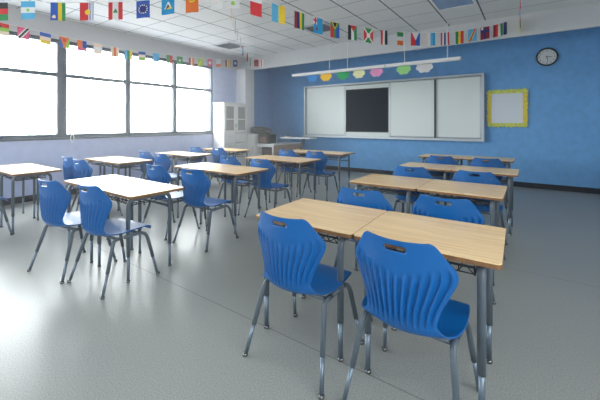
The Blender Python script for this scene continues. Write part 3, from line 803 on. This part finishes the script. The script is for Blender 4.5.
dia = [
 (231, 5, 5.0, vs('y', 'o'), 'yellow-orange edge-on flag, nearest on the diagonal string'),
 (233, 13, 5.42, vs('w', 'f'), 'white edge-on flag, second along the diagonal string'),
 (235.3, 21, 5.88, vs('m', 'w'), 'dark edge-on flag, third along the diagonal string'),
 (237.6, 30, 6.45, vs('y', 'f'), 'cream edge-on flag, fourth along the diagonal string'),
 (240.3, 38, 7.1, vs('w', 'w'), 'white edge-on flag, fifth along the diagonal string'),
 (243, 46.5, 7.85, hs('r', 'c', 'c', 'n'), 'turquoise edge-on flag before the corner column'),
 (247.3, 53, 8.5, vs('o', 'm'), 'orange-brown edge-on flag before the corner column'),
 (250.6, 58.5, 8.95, vs('g', 'w'), 'green and white edge-on flag at the end of the diagonal string'),
]
run([(at(x, y, k), cf, l) for x, y, k, cf, l in dia], 'edge-on flags on the diagonal string', .16, .22, 'white bunting string running diagonally to the corner column', (at(236, -13, 4.5), at(252.5, 61, 9.3)))
bmf = [(256.3, 59.3, over(vs('m'), (disc(.4, .6, .2), 'k')), 'dark red and black flag on the cross beam beside the column'), (261.5, 59.5, vs('f', 'p', 'w'), 'pale pink flag on the cross beam beside the column')]
run([(at(x, y, on_plane_y(x, 7.10)[1]), cf, l) for x, y, cf, l in bmf], 'flags on the cross beam', .17, .21, 'short white bunting string on the cross beam by the column', (at(252.5, 60, on_plane_y(252.5, 7.1)[1]), at(266, 58, on_plane_y(266, 7.1)[1])))
rgt = [
 (520.2, -6, 4.72, vs('r', 'p'), 'red edge-on flag, nearest on the right-hand ceiling string'),
 (520.0, 2, 5.0, vs('o', 's'), 'orange and blue edge-on flag, second on the right-hand ceiling string'),
 (520.1, 9, 5.3, vs('r', 'g'), 'red and green edge-on flag, third on the right-hand ceiling string'),
 (520.2, 15, 5.58, vs('k', 'l'), 'black and lime edge-on flag, fourth on the right-hand ceiling string'),
 (520.6, 19.5, 5.85, vs('g', 'y'), 'green and yellow edge-on flag at the beam end of the right-hand string'),
]
run([(at(x, y, k), cf, l) for x, y, k, cf, l in rgt], 'edge-on flags on the right-hand string', .16, .22, 'white bunting string running straight to the beam at the right', (at(520, -30, 4.1), at(519.5, 18.5, 5.94)))

# ------------------------------------------------------------------ haze volume added to give the window side a bright veil
hm = bpy.data.materials.new('added_veil_haze'); hm.use_nodes = True; hn = hm.node_tree
for n in list(hn.nodes):
    if n.type != 'OUTPUT_MATERIAL': hn.nodes.remove(n)
hv = hn.nodes.new('ShaderNodeVolumeScatter'); hv.inputs['Density'].default_value = 0.02; hv.inputs['Anisotropy'].default_value = 0.3
ht = hn.nodes.new('ShaderNodeTexCoord'); hx = hn.nodes.new('ShaderNodeSeparateXYZ'); hn.links.new(ht.outputs['Object'], hx.inputs[0])
hr = hn.nodes.new('ShaderNodeMapRange'); hr.inputs['From Min'].default_value = XL; hr.inputs['From Max'].default_value = -0.5; hr.inputs['To Min'].default_value = 0.022; hr.inputs['To Max'].default_value = 0.004
hn.links.new(hx.outputs['X'], hr.inputs['Value']); hy = hn.nodes.new('ShaderNodeMapRange'); hy.inputs['From Min'].default_value = 1.0; hy.inputs['From Max'].default_value = 7.0; hy.inputs['To Min'].default_value = 0.7; hy.inputs['To Max'].default_value = 3.2
hn.links.new(hx.outputs['Y'], hy.inputs['Value'])
hk = hn.nodes.new('ShaderNodeMath'); hk.operation = 'MULTIPLY'; hn.links.new(hr.outputs['Result'], hk.inputs[0]); hn.links.new(hy.outputs['Result'], hk.inputs[1])
hn.links.new(hk.outputs[0], hv.inputs['Density'])
hn.links.new(hv.outputs[0], [n for n in hn.nodes if n.type == 'OUTPUT_MATERIAL'][0].inputs['Volume'])
bm = bmesh.new(); box(bm, XL-.6, XR+.6, YB-.6, YF+.6, -.3, ZC+.3)
o = bm_obj('haze', bm, hm); o['kind'] = 'stuff'; tag(o, 'thin haze added in the room for a bright veil, strongest by the windows', 'haze')

# ------------------------------------------------------------------ light
SKY_SUN_SIDE, SKY_FAR_SIDE = 14.0, 7.2
w = bpy.data.worlds.new('bright_overcast_sky'); scene.world = w; w.use_nodes = True
bg = w.node_tree.nodes['Background']; bg.inputs['Color'].default_value = (0.97, 0.985, 0.99, 1); bg.inputs['Strength'].default_value = 20.0
wt = w.node_tree; wc = wt.nodes.new('ShaderNodeTexCoord'); wx = wt.nodes.new('ShaderNodeSeparateXYZ'); wt.links.new(wc.outputs['Generated'], wx.inputs[0])
wm = wt.nodes.new('ShaderNodeMapRange'); wm.inputs['From Min'].default_value = -0.3; wm.inputs['From Max'].default_value = 0.3; wm.inputs['To Min'].default_value = SKY_SUN_SIDE; wm.inputs['To Max'].default_value = SKY_FAR_SIDE
wt.links.new(wx.outputs['X'], wm.inputs['Value']); wz = wt.nodes.new('ShaderNodeMapRange'); wz.inputs['From Min'].default_value = -0.12; wz.inputs['From Max'].default_value = 0.05; wz.inputs['To Min'].default_value = 0.28; wz.inputs['To Max'].default_value = 1.0   # ground outside is darker than the sky
wt.links.new(wx.outputs['Z'], wz.inputs['Value'])
wk = wt.nodes.new('ShaderNodeMath'); wk.operation = 'MULTIPLY'; wt.links.new(wm.outputs['Result'], wk.inputs[0]); wt.links.new(wz.outputs['Result'], wk.inputs[1])
wt.links.new(wk.outputs[0], bg.inputs['Strength'])
scene.view_settings.view_transform = 'Standard'; scene.view_settings.look = 'None'
scene.view_settings.exposure = 0.46; scene.view_settings.gamma = 1.0; scene.view_settings.use_curve_mapping = False
scene.cycles.use_denoising = True
scene.cycles.max_bounces = 10; scene.cycles.diffuse_bounces = 6; scene.cycles.sample_clamp_indirect = 6
